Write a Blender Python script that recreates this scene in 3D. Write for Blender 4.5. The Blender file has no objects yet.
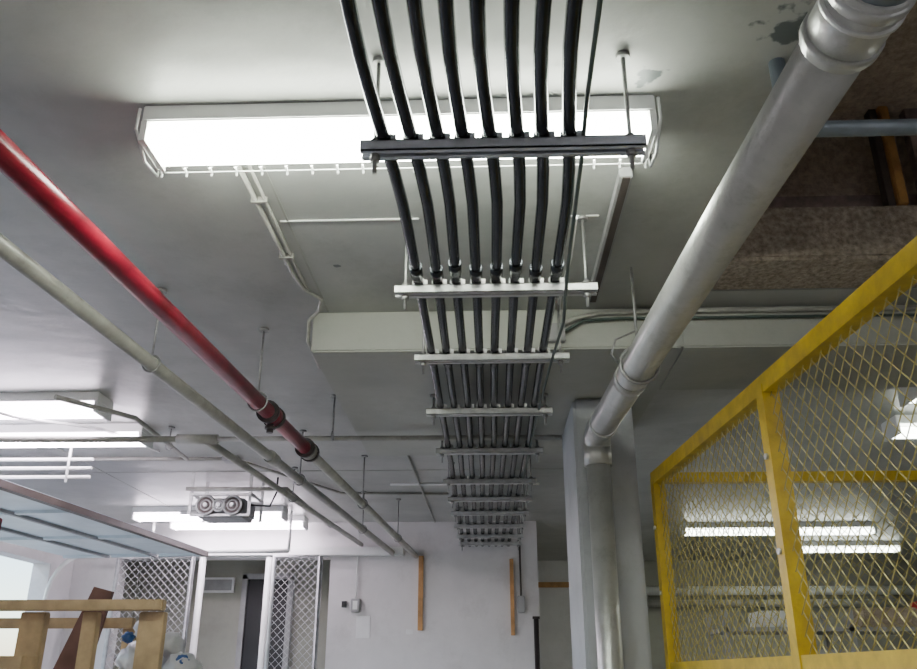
import bpy, bmesh, math, random
from mathutils import Vector, Matrix
random.seed(4)
EYE=1.45
CEIL=EYE+1.28
scene=bpy.context.scene

# ---------------------------------------------------------------- materials
def mat(name,col,rough=.6,metal=0,nscale=6,namt=.15,emit=0,ecol=None,bump=0,col2=None,nsc2=None,grime=0,gscale=3,spots=None):
    m=bpy.data.materials.new(name); m.use_nodes=True
    nt=m.node_tree; b=nt.nodes['Principled BSDF']
    b.inputs['Roughness'].default_value=rough; b.inputs['Metallic'].default_value=metal
    tc=nt.nodes.new('ShaderNodeTexCoord')
    n=nt.nodes.new('ShaderNodeTexNoise'); n.inputs['Scale'].default_value=nscale; n.inputs['Detail'].default_value=6
    n.inputs['Roughness'].default_value=.6
    nt.links.new(tc.outputs['Object'],n.inputs['Vector'])
    r=nt.nodes.new('ShaderNodeValToRGB')
    c2=col2 if col2 else tuple(c*(1-namt*1.6) for c in col)
    r.color_ramp.elements[0].position=.33; r.color_ramp.elements[1].position=.66
    r.color_ramp.elements[0].color=(*c2,1); r.color_ramp.elements[1].color=(*[min(1,c*(1+namt*.5)) for c in col],1)
    nt.links.new(n.outputs['Fac'],r.inputs['Fac'])
    out=r.outputs['Color']
    if grime:
        g=nt.nodes.new('ShaderNodeTexNoise'); g.inputs['Scale'].default_value=gscale; g.inputs['Detail'].default_value=10; g.inputs['Roughness'].default_value=.75
        nt.links.new(tc.outputs['Object'],g.inputs['Vector'])
        mr=nt.nodes.new('ShaderNodeMapRange'); mr.inputs[1].default_value=.52; mr.inputs[2].default_value=.72; mr.inputs[3].default_value=0; mr.inputs[4].default_value=grime
        nt.links.new(g.outputs['Fac'],mr.inputs[0])
        mx=nt.nodes.new('ShaderNodeMixRGB'); mx.inputs[2].default_value=(col[0]*.32,col[1]*.29,col[2]*.24,1)
        nt.links.new(mr.outputs[0],mx.inputs[0]); nt.links.new(out,mx.inputs[1]); out=mx.outputs[0]
    if spots:
        for (x,y,z,rad,sc) in spots:
            v=nt.nodes.new('ShaderNodeVectorMath'); v.operation='DISTANCE'; v.inputs[1].default_value=(x,y,z)
            nt.links.new(tc.outputs['Object'],v.inputs[0])
            n2=nt.nodes.new('ShaderNodeTexNoise'); n2.inputs['Scale'].default_value=sc; n2.inputs['Detail'].default_value=4
            nt.links.new(tc.outputs['Object'],n2.inputs['Vector'])
            ma=nt.nodes.new('ShaderNodeMath'); ma.operation='MULTIPLY_ADD'; ma.inputs[1].default_value=rad*4
            nt.links.new(n2.outputs['Fac'],ma.inputs[0]); nt.links.new(v.outputs['Value'],ma.inputs[2])
            lt=nt.nodes.new('ShaderNodeMapRange'); lt.inputs[1].default_value=rad*2.6; lt.inputs[2].default_value=rad*3.0
            lt.inputs[3].default_value=.8; lt.inputs[4].default_value=0
            nt.links.new(ma.outputs[0],lt.inputs[0])
            mx=nt.nodes.new('ShaderNodeMixRGB'); mx.inputs[2].default_value=(.045,.065,.07,1)
            nt.links.new(lt.outputs[0],mx.inputs[0]); nt.links.new(out,mx.inputs[1]); out=mx.outputs[0]
    nt.links.new(out,b.inputs['Base Color'])
    if bump:
        n3=nt.nodes.new('ShaderNodeTexNoise'); n3.inputs['Scale'].default_value=nsc2 or 60; n3.inputs['Detail'].default_value=5
        nt.links.new(tc.outputs['Object'],n3.inputs['Vector'])
        bp=nt.nodes.new('ShaderNodeBump'); bp.inputs['Strength'].default_value=bump; bp.inputs['Distance'].default_value=.02
        nt.links.new(n3.outputs['Fac'],bp.inputs['Height']); nt.links.new(bp.outputs['Normal'],b.inputs['Normal'])
    if emit:
        b.inputs['Emission Color'].default_value=(*(ecol or col),1); b.inputs['Emission Strength'].default_value=emit
    return m
M={}
M['ceil']=mat('ceiling_paint',(.42,.43,.405),.40,nscale=1.3,namt=.14,bump=.3,nsc2=7,grime=.35,gscale=1.6,spots=[(.385,1.615,CEIL,.034,28),(.655,1.46,CEIL,.055,22),(-.5,2.55,CEIL,.012,30)])
M['panel']=mat('drop_panel_paint',(.40,.41,.365),.5,nscale=2.2,namt=.12,bump=.2,nsc2=9,grime=.4,gscale=2.2)
M['wall']=mat('white_wall_paint',(.72,.70,.70),.6,nscale=1.6,namt=.08,bump=.1,nsc2=14,grime=.25,gscale=2.5)
M['colm']=mat('column_paint',(.42,.44,.455),.6,nscale=1.6,namt=.1,bump=.1,nsc2=14,grime=.35,gscale=3)
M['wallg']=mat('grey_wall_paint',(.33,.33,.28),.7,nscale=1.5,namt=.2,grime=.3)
M['floor']=mat('concrete_floor_grey',(.42,.41,.39),.6,nscale=2,namt=.2,bump=.1)
M['conc']=mat('rough_concrete',(.42,.36,.28),.95,nscale=55,namt=.3,bump=1,nsc2=45,grime=.65,gscale=14)
M['cond']=mat('dark_conduit_metal',(.035,.039,.045),.2,.7,nscale=14,namt=.2)
M['galv']=mat('galvanized_steel',(.66,.67,.66),.4,.45,nscale=30,namt=.12)
M['dsteel']=mat('strut_steel_bluegrey',(.55,.58,.64),.4,.1,nscale=20,namt=.12)
M['rod']=mat('threaded_rod_steel',(.36,.36,.35),.45,.6,nscale=60)
M['white']=mat('white_enamel',(.78,.79,.77),.35,nscale=8,namt=.04)
M['red']=mat('red_pipe_paint',(.29,.010,.03),.28,nscale=9,namt=.3)
M['cream']=mat('grey_beige_pipe_paint',(.41,.405,.365),.38,.1,nscale=10,namt=.15,grime=.5,gscale=8)
M['silver']=mat('silver_drain_pipe_paint',(.50,.51,.49),.32,.45,nscale=5,namt=.12,bump=.12,nsc2=40,grime=.4,gscale=12)
M['dcoup']=mat('dark_coupling_iron',(.06,.05,.05),.4,.5)
M['blue']=mat('bluegrey_pipe_paint',(.20,.24,.27),.4,.2,nscale=9)
M['yellow']=mat('yellow_fence_paint',(.62,.44,.015),.4,nscale=14,namt=.2,col2=(.46,.31,.01),grime=.3,gscale=12)
M['ywire']=mat('yellow_mesh_wire',(.50,.43,.15),.5,.1,nscale=20)
M['gwire']=mat('galvanized_mesh_wire',(.55,.56,.57),.45,.3,nscale=20)
M['wood']=mat('pine_wood',(.52,.38,.21),.6,nscale=9,namt=.2)
M['orange']=mat('orange_wood_strip',(.52,.28,.11),.6,nscale=12,namt=.2)
M['ply']=mat('old_fibreboard_brown',(.44,.36,.28),.9,nscale=50,namt=.22,bump=.6,nsc2=60,grime=.5,gscale=5)
M['plyd']=mat('weathered_board_purple_brown',(.27,.21,.19),.8,nscale=20,namt=.3,bump=.3)
M['rust']=mat('orange_brown_timber',(.48,.25,.07),.65,nscale=14,namt=.25)
M['door']=mat('garage_door_steel',(.66,.75,.81),.35,.05,nscale=5,namt=.08)
M['ddark']=mat('dark_brown_steel',(.10,.08,.07),.5,.3)
M['black']=mat('black_paint',(.012,.012,.014),.5)
M['green']=mat('grey_green_wire_jacket',(.06,.09,.075),.4)
M['paper']=mat('paper_white',(.8,.8,.8),.8,namt=.05)
M['grey']=mat('grey_box_plastic',(.34,.34,.34),.5)
M['lgrey']=mat('grey_motor_housing',(.26,.26,.27),.4,.3)
M['bag']=mat('white_plastic_bag',(.58,.59,.62),.35,nscale=10,namt=.1,bump=.4,nsc2=20)
M['bluep']=mat('blue_plastic',(.03,.10,.30),.4)
M['brown']=mat('reddish_brown_board',(.17,.08,.06),.5,nscale=6,namt=.2)
M['redp']=mat('red_plastic',(.5,.02,.02),.4)
def tube(n,s,c=(1,.97,.9)): return mat(n,(.9,.9,.9),.4,emit=s,ecol=c,namt=0)
M['tube_main']=tube('fluorescent_tube_main',50,(.95,1,.88))
M['tube_far']=tube('fluorescent_tube_white',40,(.98,.85,1))
M['tube_dim']=tube('fluorescent_tube_dim',15,(.95,1,.90))
M['tube_fill']=tube('added_fill_tube',28,(.97,.94,1))  # glow for the invented fill fixtures behind the camera

# ---------------------------------------------------------------- builder
class B:
    def __init__(s,name): s.name=name; s.bm=bmesh.new(); s.ms=[]
    def mi(s,m):
        if m not in s.ms: s.ms.append(m)
        return s.ms.index(m)
    def box(s,x0,x1,y0,y1,z0,z1,m,rot=0,piv=None,bev=0):
        vs=[Vector((x,y,z)) for x in(x0,x1) for y in(y0,y1) for z in(z0,z1)]
        if rot:
            p=Vector(piv) if piv else Vector(((x0+x1)/2,(y0+y1)/2,0)); R=Matrix.Rotation(rot,3,'Z')
            vs=[R@(v-p)+p for v in vs]
        v=[s.bm.verts.new(c) for c in vs]; k=s.mi(m); fs=[]
        for f in((0,1,3,2),(4,6,7,5),(0,4,5,1),(2,3,7,6),(0,2,6,4),(1,5,7,3)):
            a=s.bm.faces.new([v[i] for i in f]); a.material_index=k; fs.append(a)
        if bev:
            es=list({e for f in fs for e in f.edges})
            r=bmesh.ops.bevel(s.bm,geom=es,offset=bev,segments=2,affect='EDGES')
            for f in r['faces']: f.material_index=k
    def poly(s,pts,m):
        f=s.bm.faces.new([s.bm.verts.new(p) for p in pts]); f.material_index=s.mi(m)
    def path(s,pts,r,m,n=12,cap=True):
        pts=[Vector(p) for p in pts]; k=s.mi(m); rs=r if isinstance(r,(list,tuple)) else [r]*len(pts)
        T=[]
        for i in range(len(pts)):
            a=pts[i]-pts[i-1] if i else pts[1]-pts[0]
            b=pts[i+1]-pts[i] if i<len(pts)-1 else a
            t=a.normalized()+b.normalized()
            T.append(t.normalized() if t.length>1e-6 else a.normalized())
        up=Vector((0,0,1)) if abs(T[0].z)<.9 else Vector((0,1,0))
        u=T[0].cross(up).normalized(); rings=[]
        for i,p in enumerate(pts):
            u=(u-T[i]*u.dot(T[i])).normalized(); w=T[i].cross(u)
            rings.append([s.bm.verts.new(p+(u*math.cos(2*math.pi*j/n)+w*math.sin(2*math.pi*j/n))*rs[i]) for j in range(n)])
        for a,b in zip(rings,rings[1:]):
            for j in range(n):
                f=s.bm.faces.new((a[j],a[(j+1)%n],b[(j+1)%n],b[j])); f.material_index=k; f.smooth=n>4
        if cap:
            for rg in(rings[0][::-1],rings[-1]):
                f=s.bm.faces.new(rg); f.material_index=k
    def ring(s,c,axis,R,r,m,n=20,k=6):
        c=Vector(c); a=Vector(axis).normalized(); u=a.cross(Vector((0,0,1)))
        u=u.normalized() if u.length>.1 else Vector((1,0,0)); w=a.cross(u); mi=s.mi(m); rg=[]
        for i in range(n):
            t=2*math.pi*i/n; d=u*math.cos(t)+w*math.sin(t)
            rg.append([s.bm.verts.new(c+d*(R+r*math.cos(2*math.pi*j/k))+a*r*math.sin(2*math.pi*j/k)) for j in range(k)])
        for i in range(n):
            A=rg[i];C=rg[(i+1)%n]
            for j in range(k):
                f=s.bm.faces.new((A[j],A[(j+1)%k],C[(j+1)%k],C[j])); f.material_index=mi; f.smooth=True
    def net(s,o,ud,W,H,sp,r,m):
        o=Vector(o); ud=Vector(ud).normalized(); up=Vector((0,0,1))
        P=lambda a,b,off: o+ud*a+up*b+ud.cross(up)*off
        c=-H
        while c<W:
            z0=max(0,-c/1.0); z1=min(H,W-c)
            if z1>z0+.01:
                s.path([P(c+z0,z0,r),P(c+z1,z1,r)],r,m,4,False)
                s.path([P(W-c-z0,z0,-r),P(W-c-z1,z1,-r)],r,m,4,False)
            c+=sp
    def lump(s,c,r,m,sc=(1,1,1),amp=.25):
        k=s.mi(m); res=bmesh.ops.create_icosphere(s.bm,subdivisions=3,radius=r)
        for v in res['verts']:
            d=v.co.normalized(); q=1+amp*(math.sin(d.x*9+c[0]*7)*math.cos(d.y*8+c[1]*9)+.5*math.sin(d.z*17+d.x*11))
            v.co=Vector((v.co.x*sc[0]*q,v.co.y*sc[1]*q,v.co.z*sc[2]*q))+Vector(c)
            for f in v.link_faces: f.material_index=k; f.smooth=True
    def done(s):
        me=bpy.data.meshes.new(s.name); bmesh.ops.recalc_face_normals(s.bm,faces=s.bm.faces)
        s.bm.to_mesh(me); s.bm.free()
        for m in s.ms: me.materials.append(M[m])
        o=bpy.data.objects.new(s.name,me); scene.collection.objects.link(o); return o
def Z(h): return EYE+h
def arc(p0,p1,p2,n=6):
    p0,p1,p2=map(Vector,(p0,p1,p2)); return [p0*(1-t)**2+p1*2*t*(1-t)+p2*t*t for t in [i/n for i in range(n+1)]]

# ---------------------------------------------------------------- room
XL,XR,YB,YF,YD=-3.7,5.2,-2.5,7.66,10.5
b=B('floor'); b.box(XL-.15,XR+.15,YB-.15,YD+.15,-.15,0,'floor'); b.done()
b=B('ground_outside'); b.box(-14,XL-.16,-4,14,-.2,-.03,'floor'); b.done()
b=B('ceiling')
RX0,RX1,RY0,RY1=.80,2.7,.2,2.55
b.box(XL-.15,RX0,YB-.15,YD+.15,CEIL,CEIL+.25,'ceil')
b.box(RX0,XR+.15,YB-.15,RY0,CEIL,CEIL+.25,'ceil')
b.box(RX0,XR+.15,RY1+.25,YD+.15,CEIL,CEIL+.25,'ceil')
b.box(RX1,XR+.15,RY0,RY1+.25,CEIL,CEIL+.25,'ceil')
b.done()
b=B('ceiling_recess')
b.box(RX0-.05,RX1+.05,RY0-.05,RY1+.3,CEIL+.60,CEIL+.65,'ply')
for i in range(3):
    x=RX0+.02+i*.62; b.box(x,x+.61,RY1+.16,RY1+.2,CEIL+.30,CEIL+.60,'ply')
b.box(RX0,RX1,RY1+.10,RY1+.2,CEIL+.2,CEIL+.295,'plyd')
b.box(RX0-.05,RX0,RY0,RY1+.2,CEIL+.25,CEIL+.60,'ply')
b.box(RX1,RX1+.05,RY0,RY1+.2,CEIL+.25,CEIL+.60,'ply')
b.box(RX0,RX1,RY0-.05,RY0,CEIL+.25,CEIL+.60,'ply')
b.done()
b=B('concrete_ledge'); b.box(RX0,RX1,RY1,RY1+.25,CEIL-.0,CEIL+.2,'conc',bev=.012); b.done()
b=B('timber_post'); b.box(1.40,1.435,RY1+.0,RY1+.05,CEIL+.2,CEIL+.60,'rust',bev=.004); b.box(1.375,1.40,RY1+.02,RY1+.06,CEIL+.2,CEIL+.60,'ddark');b.box(1.50,1.57,RY1+.02,RY1+.06,CEIL+.2,CEIL+.60,'plyd'); b.done()

b=B('wall_left')   # garage opening
OZ=EYE+.88
b.box(XL-.15,XL,YB,2.8,0,CEIL,'wall'); b.box(XL-.15,XL,7.25,YD,0,CEIL,'wall'); b.box(XL-.15,XL,2.8,7.25,OZ,CEIL,'wall'); b.done()
b=B('wall_far')
OX0,OX1=-3.28,-1.40
b.box(XL,OX0,YF,YF+.15,0,CEIL,'wall'); b.box(OX1,.42,YF,YF+.15,0,CEIL,'wall'); b.box(OX0,OX1,YF,YF+.15,Z(.97),CEIL,'wall'); b.done()
b=B('wall_partition'); b.box(.27,.42,YF+.15,YD,0,CEIL,'wall'); b.done()
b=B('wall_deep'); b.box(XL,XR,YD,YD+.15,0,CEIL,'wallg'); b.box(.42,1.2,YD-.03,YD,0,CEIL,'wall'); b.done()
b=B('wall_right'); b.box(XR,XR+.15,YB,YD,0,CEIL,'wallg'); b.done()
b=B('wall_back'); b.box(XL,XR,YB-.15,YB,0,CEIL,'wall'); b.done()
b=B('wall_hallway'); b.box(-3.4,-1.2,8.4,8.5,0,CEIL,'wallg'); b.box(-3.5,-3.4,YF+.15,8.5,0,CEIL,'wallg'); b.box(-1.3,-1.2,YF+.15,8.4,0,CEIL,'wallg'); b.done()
b=B('door_1')
b.box(-2.36,-2.31,8.33,8.4,0,Z(.90),'grey'); b.box(-1.92,-1.87,8.33,8.4,0,Z(.90),'grey'); b.box(-2.36,-1.87,8.33,8.4,Z(.86),Z(.91),'grey'); b.box(-2.31,-1.92,8.36,8.4,0.0,Z(.86),'black')
b.path([(-2.25,8.36,1.0),(-2.25,8.30,1.0),(-2.18,8.30,1.0)],.012,'galv',8); b.done()
b=B('wall_sign'); b.box(-2.75,-2.45,8.37,8.399,Z(.74),Z(.88),'paper'); b.box(-2.73,-2.47,8.365,8.37,Z(.76),Z(.86),'grey'); b.done()
b=B('trim_1'); b.box(-3.2,-.75,YF-.1,YF,Z(.98),Z(1.05),'white',bev=.006); b.done()
b=B('ceiling_drop_panel'); b.box(-.655,.72,2.94,4.56,Z(1.12),CEIL,'panel',bev=.006); b.done()
b=B('ceiling_beam'); b.box(.72,XR,2.94,3.45,Z(1.12),CEIL,'panel',bev=.006); b.done()
b=B('concrete_column'); b.box(.37,.625,3.55,4.15,0,Z(1.12),'colm',bev=.012); b.done()
b=B('ceiling_joint_strip'); b.box(-.62,-.2,2.238,2.244,CEIL-.004,CEIL,'white'); b.box(-.6,-.594,1.95,2.93,CEIL-.003,CEIL,'panel');b.box(.25,.34,2.238,2.244,CEIL-.004,CEIL,'white')
b.box(-2.6,-2.594,.2,7.5,CEIL-.003,CEIL,'panel'); b.box(-3.6,.7,5.6,5.608,CEIL-.003,CEIL,'panel'); b.done()

# ---------------------------------------------------------------- fluorescent fixtures
def fixture(x0,x1,y0,y1,zt,tm,guard=False,name='fluorescent_light_fixture'):
    b=B(name); ym=(y0+y1)/2
    b.box(x0,x1,y0,y1,zt-.045,zt,'white',bev=.003)
    b.box(x0,x0+.015,y0,y1,zt-.10,zt-.045,'white'); b.box(x1-.015,x1,y0,y1,zt-.10,zt-.045,'white')
    for y in ((y0+.026,ym,y1-.030) if guard else (y0+.045,y1-.045)):
        b.path([(x0+.018,y,zt-.076),(x1-.018,y,zt-.076)],.022 if guard else .019,tm,14)
    b.box(x0+.02,x1-.02,ym-.015,ym+.015,zt-.055,zt-.045,'white')
    if guard:
        n=int((x1-x0)/.062)
        for i in range(n+1):
            x=x0+.005+i*(x1-x0-.01)/n
            b.path([(x,y0+.02,zt-.106),(x,y1-.02,zt-.106),(x,y1+.004,zt-.085)],.0008,'white',4)
            b.path([(x,y1-.012,zt-.098),(x,y1+.006,zt-.102),(x,y1+.006,zt-.112)],.0032,'white',5)
        b.path([(x0,y1+.002,zt-.101),(x1,y1+.002,zt-.101)],.0015,'white',5)
        for x in (x0-.008,x1+.008):
            b.path([(x,y0,zt-.01),(x,y0-.004,zt-.07),(x,ym,zt-.115),(x,y1+.01,zt-.105),(x,y1,zt-.01)],.004,'white',6)
    return b.done()
fixture(-.82,.405,1.672,1.81,CEIL,'tube_main',True)
for (a,c,y) in [(-3.1,-1.88,3.86),(-3.1,-1.88,4.42),(-2.9,-1.66,6.85),(-2.75,-1.58,7.3)]:
    fixture(a,c,y,y+.18,CEIL,'tube_far')
for (a,c,y) in [(1.75,3.45,7.8),(2.15,3.4,4.4),(1.95,3.2,3.75),(3.0,4.2,9.0)]:
    fixture(a,c,y,y+.18,CEIL,'tube_dim')
fixture(-.7,.55,-1.3,-1.12,CEIL,'tube_fill')  # unseen fixture added behind the camera to raise bounce off the floor
fixture(-3.0,-1.75,-.4,-.22,CEIL,'tube_fill')  # another fixture added out of view for ambient bounce
fixture(1.3,2.55,-.5,-.32,CEIL,'tube_fill')  # added out of view to brighten the recess boards and ledge

# ---------------------------------------------------------------- conduits and trapeze
b=B('electrical_conduit_bundle')
def cx_(i,y):
    t=min(1,max(0,(y-1.15)/.7)); t=t*t*(3-2*t); t2=min(1,max(0,(y-4)/3.5))
    near=-.229+.0556*i; mid=-.198+.0568*i; far=-.228+.0568*i
    return (near*(1-t)+mid*t)*(1-t2)+far*t2+.002*math.sin(y*3+i*2)
for i in range(8):
    ys=[.2,.8,1.15,1.25,1.35,1.5,1.65,1.8,1.9,2.3,2.8,3.4,4,4.6,5.3,6,6.8,7.64]
    b.path([(cx_(i,y),y,Z(1.07)) for y in ys],.0148,'cond',14)
    for y in (2.17,2.9,3.55,4.25,4.95,5.5,6.0):
        yy=y+.02*math.sin(i*2.3); x=cx_(i,yy)
        b.path([(x,yy-.03,Z(1.07)),(x,yy+.03,Z(1.07))],.0185,'cond',12)
b.done()
SY=[1.53,2.25,2.82,3.48,4.16,4.87,5.4,5.9,6.45,6.95,7.35]
for k,y in enumerate(SY):
    b=B('trapeze_strut_hanger'); m='dsteel' if k==0 else 'galv'
    x0,x1=(-.262,.34) if k==0 else (-.265,.322)
    if k>1: x0,x1=-.255,.29
    if k>2: x0,x1=-.26,.275
    zt=Z(1.0545); t=.003
    b.box(x0,x1,y-.02,y+.02,zt-t,zt,m); b.box(x0,x1,y-.02,y-.02+t,zt-.026,zt,m); b.box(x0,x1,y+.02-t,y+.02,zt-.026,zt,m)
    b.box(x0,x1,y-.02,y-.006,zt-.026,zt-.023,m); b.box(x0,x1,y+.006,y+.02,zt-.026,zt-.023,m)
    top=Z(1.12) if 2.94<y<4.56 else CEIL
    for x in (x0+.03,x1-.03):
        b.path([(x,y,zt-.07),(x,y,top)],.0048,'rod',8)
        b.path([(x,y,zt-.04),(x,y,zt-.026)],.011,'rod',6); b.path([(x,y,zt),(x,y,zt+.012)],.011,'rod',6)
        b.path([(x,y,top-.012),(x,y,top)],.016,'rod',8)
    for i in range(8):
        x=cx_(i,y)
        b.ring((x,y,Z(1.07)),(0,1,0),.0165,.003,'galv' if k else 'dsteel',14,5)
        b.box(x+.015,x+.026,y-.01,y+.01,zt,zt+.02,m)
    b.done()
b=B('ground_wire'); b.path([(.21,.3,Z(1.05)),(.195,1.0,Z(1.05)),(.205,1.4,Z(1.06)),(.215,1.6,Z(1.06)),(.225,2.1,Z(1.04)),(.235,2.4,Z(1.0)),(.225,2.9,Z(1.03)),(.215,3.6,Z(1.05)),(.20,5,Z(1.06))],.005,'green',8)
b.path([(.23,1.9,Z(1.08)),(.245,2.2,Z(1.12)),(.25,2.5,Z(1.17)),(.26,2.7,Z(1.24)),(.27,2.92,Z(1.25))],.005,'white',8); b.done()
b=B('ceiling_channel'); b.box(.365,.40,1.98,2.80,CEIL-.035,CEIL,'grey',bev=.003); b.box(.372,.393,1.98,2.80,CEIL-.037,CEIL-.034,'ddark'); b.done()

# ---------------------------------------------------------------- pipes
def hang(b,x,y,z,r,top,ax=(0,1,0),m='rod'):
    b.ring((x,y,z),ax,r+.006,.004,m); b.path([(x,y,z+r),(x,y,top)],.0045,m,8); b.path([(x,y,top-.01),(x,y,top)],.02,m,10)
rl=lambda y:-.972+.0525*(y-1.413)
b=B('red_sprinkler_pipe'); z=Z(.98)
b.path([(rl(.0),0,z),(rl(3.86),3.86,z)],.0305,'red',20)
b.path([(rl(3.86),3.86,z),(rl(7.64),7.64,z)],.023,'cream',16)
for y,m in((3.28,'red'),(3.86,'cream')):
    b.path([(rl(y-.05),y-.05,z),(rl(y+.05),y+.05,z)],.041,m,18)
    b.path([(rl(y-.052),y-.052,z),(rl(y-.03),y-.03,z)],.046,'dcoup',18); b.path([(rl(y+.03),y+.03,z),(rl(y+.052),y+.052,z)],.046,'dcoup',18)
b.path([(rl(3.28),3.28,z),(rl(3.28),3.28,z-.075)],.014,'dcoup',10)
b.path([(rl(3.28),3.28,z-.05),(rl(3.28),3.28,z-.06)],.022,'dcoup',10)
for y in (3.1,5.2,6.6): hang(b,rl(y),y,z,.031 if y<3.8 else .023,CEIL)
b.done()
cl=lambda y:-1.213+.0637*(y-1.848)
b=B('grey_sprinkler_pipe'); z=Z(1.0)
b.path([(cl(0),0,z),(cl(7.64),7.64,z)],.024,'cream',16)
for y in (2.72,4.6,6.3): hang(b,cl(y),y,z,.024,CEIL)
b.path([(cl(4.1)-.0,4.05,z),(cl(4.15),4.15,z)],.032,'cream',14)
b.done()
b=B('cross_branch_pipe'); z=Z(1.075)
b.path([(-3.6,3.93,z),(-1.5,4.0,z)],.016,'cream',12); b.path([(-1.5,4.0,z),(.36,4.03,z)],.013,'cream',12)
b.path([(-1.52,4.0,z),(-1.32,4.007,z)],.025,'cream',12)
pl=lambda y:-1.385+.0725*(y-4.02)
b.path([(pl(4.02),4.02,z),(pl(7.6),7.6,z)],.019,'cream',12)
for x in (-2.6,-.75): hang(b,x,3.97,z,.016,CEIL,(1,0,0))
hang(b,pl(5.5),5.5,z,.019,CEIL)
b.done()
b=B('branch_pipe'); z=Z(1.17)
b.path([(-1.95,3.6,z),(-1.72,3.95,z),(-1.75,4.8,z)],.012,'cream',10); b.path([(-1.95,5.4,z-.05),(-1.3,5.42,z-.05),(-1.28,6.9,z-.05)],.014,'cream',10)
hang(b,-1.75,4.5,z,.012,CEIL); b.done()
b=B('electrical_wire_conduit'); z=CEIL-.012
b.path([(-2.9,3.4,z),(-2.3,3.9,z-.10),(-2.05,4.3,z-.05),(-2.0,5.0,z)],.008,'white',8)
b.path([(-3.4,5.15,z),(-1.6,5.2,z)],.011,'cream',8); b.path([(-1.6,5.2,z),(-1.1,6.3,z),(-.3,6.35,z)],.009,'cream',8)
b.path([(-.5,4.6,z),(-.48,7.6,z)],.008,'cream',8)
b.path([(-.7,6.0,z),(.36,6.02,z)],.008,'white',8)
b.box(-1.66,-1.56,5.15,5.25,z-.02,CEIL-.001,'grey',bev=.003)
b.done()
b=B('drain_pipe')
VX,VR=.452,.0535
P0=Vector((.567,.98,Z(.93))); P1=Vector((VX+.002,3.38,Z(.93)))
b.path([P0,P1]+arc(P1,(VX,3.46,Z(.93)),(VX,3.46,Z(.85)),6)[1:],VR+.001,'silver',28)
b.path([(VX,3.46,Z(.86)),(VX,3.46,0)],VR-.005,'silver',28)
b.path([(VX,3.46,Z(.89)),(VX,3.46,Z(.80))],.057,'silver',28)
d=(P1-P0).normalized()
def band(t,w,r,m): c=P0+d*t; b.path([c-d*w/2,c+d*w/2],r,m,28)
band(.05,.14,.060,'silver'); band(-.0,.02,.064,'silver'); band(.10,.02,.064,'silver'); band(1.75,.05,.058,'silver'); band(2.3,.04,.059,'silver')
band(.03,.008,.065,'galv')
e=P0
b.path([e+d*.03]+arc(e,e-d*.16,e-d*.22+Vector((.03,0,.14)),8)+[e-d*.30+Vector((.05,0,.34))],.056,'blue',24)
b.ring(P0+d*1.62,d,.062,.006,'rod'); q=P0+d*1.62; b.path([q+Vector((0,0,.06)),(q.x,q.y,CEIL)],.005,'rod',8)
b.path([q+Vector((-.062,0,0)),q+Vector((-.09,-.02,.03)),q+Vector((-.07,0,.09)),q+Vector((0,0,.12))],.004,'rod',6)
b.done()
b=B('blue_grey_pipe'); z=Z(1.1)
b.path([(.66,1.57,CEIL)]+arc((.66,1.57,z+.06),(.66,1.57,z),(.72,1.57,z))+[(2.6,1.57,z)],.018,'blue',16)
b.path([(1.5,1.57,z),(1.54,1.57,z)],.025,'blue',14); hang(b,1.9,1.57,z,.019,CEIL+.60,(1,0,0)); b.done()
b=B('surface_conduit'); z=CEIL-.009
b.path([(-.66,1.88,z),(-.655,2.6,z),(-.64,2.72,z),(-.60,2.80,z),(-.62,2.88,z-.01),(-.665,2.92,z-.03),(-.672,2.96,z-.10),(-.672,3.2,z-.12)],.007,'cream',10)
b.path([(-.63,1.88,z),(-.635,2.6,z),(-.63,2.72,z)],.005,'cream',8)
for y in (2.1,2.45): b.box(-.672,-.625,y,y+.012,z-.009,z+.009,'cream')
b.done()
b=B('beam_conduit'); y=2.925
b.path([(.27,y,Z(1.20)),(.33,y,Z(1.235)),(.42,y,Z(1.255)),(.7,y,Z(1.26)),(2.8,y,Z(1.255))],.009,'cream',10)
b.path([(.27,y-.005,Z(1.17)),(.36,y,Z(1.225)),(.5,y,Z(1.232)),(2.8,y,Z(1.228))],.006,'green',8)
b.box(.22,.29,y-.02,y+.014,Z(1.14),Z(1.21),'grey',bev=.004)
b.done()

# ---------------------------------------------------------------- yellow cage
b=B('yellow_wire_mesh_cage')
C0=Vector((.69,3.47,0)); C1=Vector((.86,1.20,0)); dr=(C1-C0).normalized(); L=(C1-C0).length; nrm=dr.cross(Vector((0,0,1)))
zt=Z(.75); zm=Z(.03)
def sq(p,q,w,h,m='yellow'):
    p=Vector(p);q=Vector(q); t=(q-p).normalized(); u=t.cross(Vector((0,0,1)))
    u=u.normalized() if u.length>.1 else nrm; v=t.cross(u); k=b.mi(m)
    A=[b.bm.verts.new(c+u*a*w/2+v*e*h/2) for c in (p,q) for a,e in((-1,-1),(1,-1),(1,1),(-1,1))]
    for f in((0,1,5,4),(1,2,6,5),(2,3,7,6),(3,0,4,7),(0,3,2,1),(4,5,6,7)):
        fc=b.bm.faces.new([A[i] for i in f]); fc.material_index=k
e=Vector((0,0,1))
sq(C0+e*zt-dr*.02,C1+e*zt,.045,.05); sq(C0+e*zm,C1+e*zm,.04,.035); sq(C0+e*.06,C1+e*.06,.04,.04)
for t in (0,1.19/L,1):
    c=C0+dr*(L*t); sq(c,c+e*zt,.048,.045)
    b.box(c.x-.05,c.x+.05,c.y-.05,c.y+.05,0,.01,'yellow')
    for hz in (.3,.55): 
        p=c-nrm*.024+e*Z(hz); b.path([p,p-nrm*.008],.009,'galv',6); p=c+nrm*.024+e*Z(hz); b.path([p,p+nrm*.008],.009,'galv',6)
b.net(C0+e*.08,dr,L,zt-.08,.052,.0016,'ywire')
F1=Vector((2.7,3.47,0))
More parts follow.
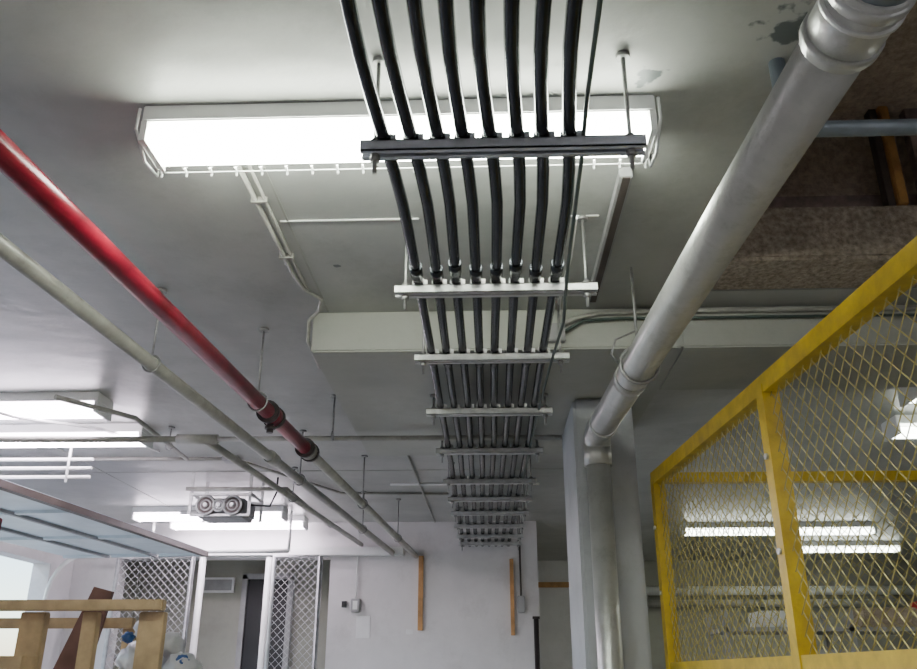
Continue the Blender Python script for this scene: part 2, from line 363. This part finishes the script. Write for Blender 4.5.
sq(C0+e*zt,F1+e*zt,.04,.04); sq(C0+e*zm,F1+e*zm,.04,.035); sq(F1,F1+e*zt,.045,.045)
b.net(C0+e*.08,(1,0,0),F1.x-C0.x,zt-.08,.052,.0014,'ywire')
b.done()

# ---------------------------------------------------------------- far gates
def gate(x0,x1,y,name='chain_link_gate'):
    b=B(name); z0,z1=.06,Z(.965)
    b.path([(x0,y,z0),(x0,y,z1),(x1,y,z1),(x1,y,z0),(x0,y,z0)],.022,'gwire',10)
    b.path([(x0,y,1.2),(x1,y,1.2)],.016,'gwire',8)
    b.net((x0,y,z0),(1,0,0),x1-x0,z1-z0,.065,.0022,'gwire'); b.box(x0-.02,x0+.02,y-.02,y+.02,0,z0+.05,'gwire'); b.done()
gate(-3.24,-2.58,7.52); gate(-1.86,-1.46,7.50)
b=B('gate_post'); b.path([(-2.52,7.6,0),(-2.52,7.6,Z(.97))],.03,'white',12); b.done()
b=B('gate_post'); b.path([(-1.93,7.6,0),(-1.93,7.6,Z(.97))],.03,'white',12); b.done()

# ---------------------------------------------------------------- garage door & opener
b=B('overhead_garage_door'); piv=(-2.42,4.09,0); rot=-.08
zd=Z(.885)
for i in range(3):
    x1=-2.43-i*.395; x0=x1-.385
    b.box(x0,x1,3.0,6.75,zd,zd+.03,'door',rot,piv,bev=.004)
    for y in (3.02,3.85,4.8,5.75,6.68): b.box(x0+.03,x1-.03,y,y+.04,zd-.02,zd,'door',rot,piv)
    b.box(x1-.025,x1,3.0,6.75,zd-.018,zd,'grey' if i else 'ddark',rot,piv)
b.box(-2.43,-2.41,3.0,6.75,zd-.018,zd+.02,'ddark',rot,piv)
b.done()
b=B('garage_door_track'); z=Z(.955)
b.path([(-1.65,7.1,z),(-3.0,7.1,z)]+arc((-3.2,7.1,z),(-3.62,7.1,z),(-3.62,7.1,z-.4),8)+[(-3.62,7.1,0)],.018,'white',8)
b.path([(-1.65,7.1,z),(-1.65,7.1,CEIL)],.012,'galv',6); b.path([(-2.8,7.1,z),(-2.8,7.1,CEIL)],.012,'galv',6)
b.done()
b=B('garage_door_opener'); cx,cy,cz=-1.80,5.8,Z(1.06)
b.box(cx-.16,cx+.16,cy-.13,cy+.16,cz-.055,cz+.055,'lgrey',bev=.012)
for dx,R in ((-.09,.066),(.0,.045),(.09,.066)):
    b.path([(cx+dx,cy-.13,cz),(cx+dx,cy-.17,cz)],R,'ddark' if R>.05 else 'grey',22)
    b.ring((cx+dx,cy-.17,cz),(0,1,0),R-.006,.008,'galv'); b.ring((cx+dx,cy-.17,cz),(0,1,0),R*.5,.005,'galv')
    b.path([(cx+dx,cy-.17,cz),(cx+dx,cy-.19,cz)],.014,'galv',12)
b.box(cx-.20,cx+.20,cy-.15,cy-.13,cz-.07,cz-.055,'galv')
b.box(cx-.15,cx+.15,cy-.12,cy+.12,cz-.075,cz-.055,'grey',bev=.004)
b.box(cx-.21,cx+.21,cy-.17,cy-.14,cz+.065,cz+.08,'galv'); b.box(cx-.21,cx+.21,cy+.14,cy+.17,cz+.055,cz+.08,'galv')
for sx in (-.20,.20):
    for sy in (-.155,.155): b.box(cx+sx-.01,cx+sx+.01,cy+sy-.004,cy+sy+.004,cz-.06,CEIL,'galv')
    b.box(cx+sx-.01,cx+sx+.01,cy-.16,cy+.16,cz+.075,cz+.085,'galv')
b.path([(cx-.17,cy+.1,cz),(-2.15,cy+.1,cz)],.015,'galv',8)
b.path([(cx+.16,cy,cz+.03),(cx+.3,cy,cz+.02),(cx+.34,cy,cz+.12),(cx+.34,cy,CEIL)],.006,'black',6)
b.done()
b=B('hanging_conduit_rack')
for zz in (1.13,1.08,1.03): b.path([(-3.3,4.6,Z(zz)),(-2.22,4.62,Z(zz))],.010,'white',8)
for x in (-2.9,-2.35): b.path([(x,4.61,Z(1.0)),(x,4.61,CEIL)],.008,'white',6)
b.done()
b=B('red_post'); b.box(-2.72,-2.655,4.55,4.60,0,Z(.80),'red',bev=.006); b.box(-2.76,-2.61,4.5,4.65,0,.015,'dcoup'); b.done()

# ---------------------------------------------------------------- lumber rack
b=B('lumber_storage_rack'); zt=Z(.24)
b.box(-2.3,-1.10,2.95,2.99,zt-.035,zt,'wood',bev=.003)
for x in (-1.19,-1.60,-2.28): b.box(x,x+.085,2.991,3.03,0,zt-.037,'wood',bev=.003)
b.box(-1.385,-1.335,2.991,3.03,1.19,zt-.037,'wood',bev=.003)
for x in (-1.50,-2.28): b.box(x,x+.05,3.62,3.66,0,zt-.05,'wood',bev=.003)
b.box(-2.3,-1.45,3.58,3.62,zt-.06,zt-.02,'wood',bev=.003)
b.box(-2.3,-1.10,3.031,3.07,1.10,1.19,'wood'); b.box(-2.3,-1.0,3.58,3.62,1.10,1.19,'wood')
for x in (-1.155,-2.28): b.box(x,x+.04,3.07,3.58,1.10,1.19,'wood')
b.box(-2.3,-1.0,3.07,3.62,1.19,1.21,'ply'); b.box(-2.2,-1.50,2.86,2.95,1.47,1.51,'wood')
b.box(-2.3,-1.10,3.1,3.62,.4,.42,'ply')
b.done()
b=B('leaning_brown_board')
P=[(-1.78,3.46,1.215),(-1.60,3.46,1.215),(-1.54,3.56,1.77),(-1.62,3.56,1.79)]
Q=[(x,y+.02,z) for x,y,z in P]
b.poly(P,'brown'); b.poly(Q[::-1],'brown')
for i in range(4): j=(i+1)%4; b.poly([P[i],P[j],Q[j],Q[i]],'brown')
b.done()
b=B('plastic_bag_pile')
for (x,y,z,r,m) in [(-1.28,3.4,1.335,.12,'bag'),(-1.14,3.36,1.33,.11,'grey'),(-1.15,3.36,1.47,.065,'bag'),(-1.33,3.42,1.50,.085,'bag'),(-1.14,3.33,1.50,.025,'bluep'),(-1.36,3.34,1.585,.022,'bluep'),(-1.22,3.4,1.56,.05,'bag'),(-1.31,3.4,1.62,.05,'bag'),(-1.17,3.33,1.43,.04,'black'),(-1.10,3.38,1.42,.045,'ddark'),(-1.27,3.34,1.55,.028,'ddark')]:
    b.lump((x,y,z),r,m,(1,1,.9),.22)
b.done()

# ---------------------------------------------------------------- far wall details
b=B('wood_wall_strip'); b.box(-.62,-.578,YF-.025,YF,Z(.36),Z(.98),'orange'); b.done()
b=B('wood_wall_strip'); b.box(.175,.208,YF-.025,YF,Z(.32),Z(.95),'orange'); b.done()
b=B('wood_wall_strip'); b.box(.55,1.0,YD-.06,YD-.03,Z(.97),Z(1.03),'orange'); b.done()
b=B('electrical_outlet_box'); b.box(-1.20,-1.12,YF-.05,YF,Z(.51),Z(.62),'grey',bev=.006); b.box(-1.18,-1.14,YF-.056,YF-.05,Z(.53),Z(.60),'white'); b.path([(-1.16,YF-.02,Z(.62)),(-1.16,YF-.02,CEIL)],.006,'white',8); b.box(-1.28,-1.24,YF-.03,YF,Z(.55),Z(.60),'black'); b.done()
b=B('paper_notice'); b.box(-1.15,-1.03,YF-.006,YF,Z(.30),Z(.48),'paper'); b.done()
b=B('paper_notice'); b.box(-.72,-.66,YF-.006,YF,Z(.33),Z(.37),'paper'); b.done()
b=B('wall_thermostat'); b.box(.235,.30,YF-.05,YF,Z(.50),Z(.64),'grey',bev=.006); b.path([(.267,YF-.02,Z(.64)),(.267,YF-.02,Z(1.1))],.008,'ddark',8); b.done()
b=B('dark_wall_line'); b.path([(.39,YF-.04,0),(.39,YF-.04,Z(.45))],.022,'dcoup',10); b.box(.36,.42,YF-.06,YF,Z(.45),Z(.47),'dcoup'); b.done()  # dark upright rod drawn as the black line at the wall's end
b=B('far_wall_pipe')
for zz,r,m in((.92,.05,'white'),(.78,.04,'cream')): b.path([(1.3,YD-.12,Z(zz)),(XR,YD-.12,Z(zz))],r,m,12)
for x in (1.8,3.2,4.6): b.box(x,x+.03,YD-.13,YD,Z(.72),Z(.98),'grey')
b.done()
b=B('metal_shelving_rack')
for x in (1.7,2.6,3.5):
    for y in (6.6,7.1): b.box(x,x+.04,y,y+.04,0,Z(.45),'grey')
for zz in (.3,.8,1.3,1.75): b.box(1.7,3.54,6.6,7.14,zz,zz+.03,'grey')
for x,w,h,z0,m in [(1.8,.35,.25,1.33,'ply'),(2.3,.3,.3,1.33,'grey'),(2.8,.4,.22,1.33,'ply'),(3.25,.2,.2,1.78,'redp'),(2.0,.3,.12,1.78,'paper'),(2.75,.4,.14,1.78,'ply')]:
    b.box(x,x+w,6.68,7.02,z0,z0+h,m,bev=.01)
b.done()

# ---------------------------------------------------------------- world & sun
w=bpy.data.worlds.new('world'); scene.world=w; w.use_nodes=True
nt=w.node_tree; bg=nt.nodes['Background']; sky=nt.nodes.new('ShaderNodeTexSky'); sky.sky_type='NISHITA'; sky.sun_disc=False; sky.sun_elevation=math.radians(35); sky.sun_rotation=math.radians(60)
nt.links.new(sky.outputs[0],bg.inputs[0]); bg.inputs[1].default_value=.8
sd=bpy.data.lights.new('sun','SUN'); sd.energy=5; sd.angle=.01; so=bpy.data.objects.new('sun',sd); scene.collection.objects.link(so)
so.rotation_euler=(0,math.radians(-48),math.radians(12))   # daylight slants in through the garage opening

cd=bpy.data.cameras.new('camera'); cam=bpy.data.objects.new('camera',cd); scene.collection.objects.link(cam)
cd.sensor_width=36; cd.lens=36*850/917; cd.clip_start=.02
cam.location=(0,0,EYE); cam.rotation_euler=(math.radians(90+21.89),0,math.radians(2.03))
scene.camera=cam
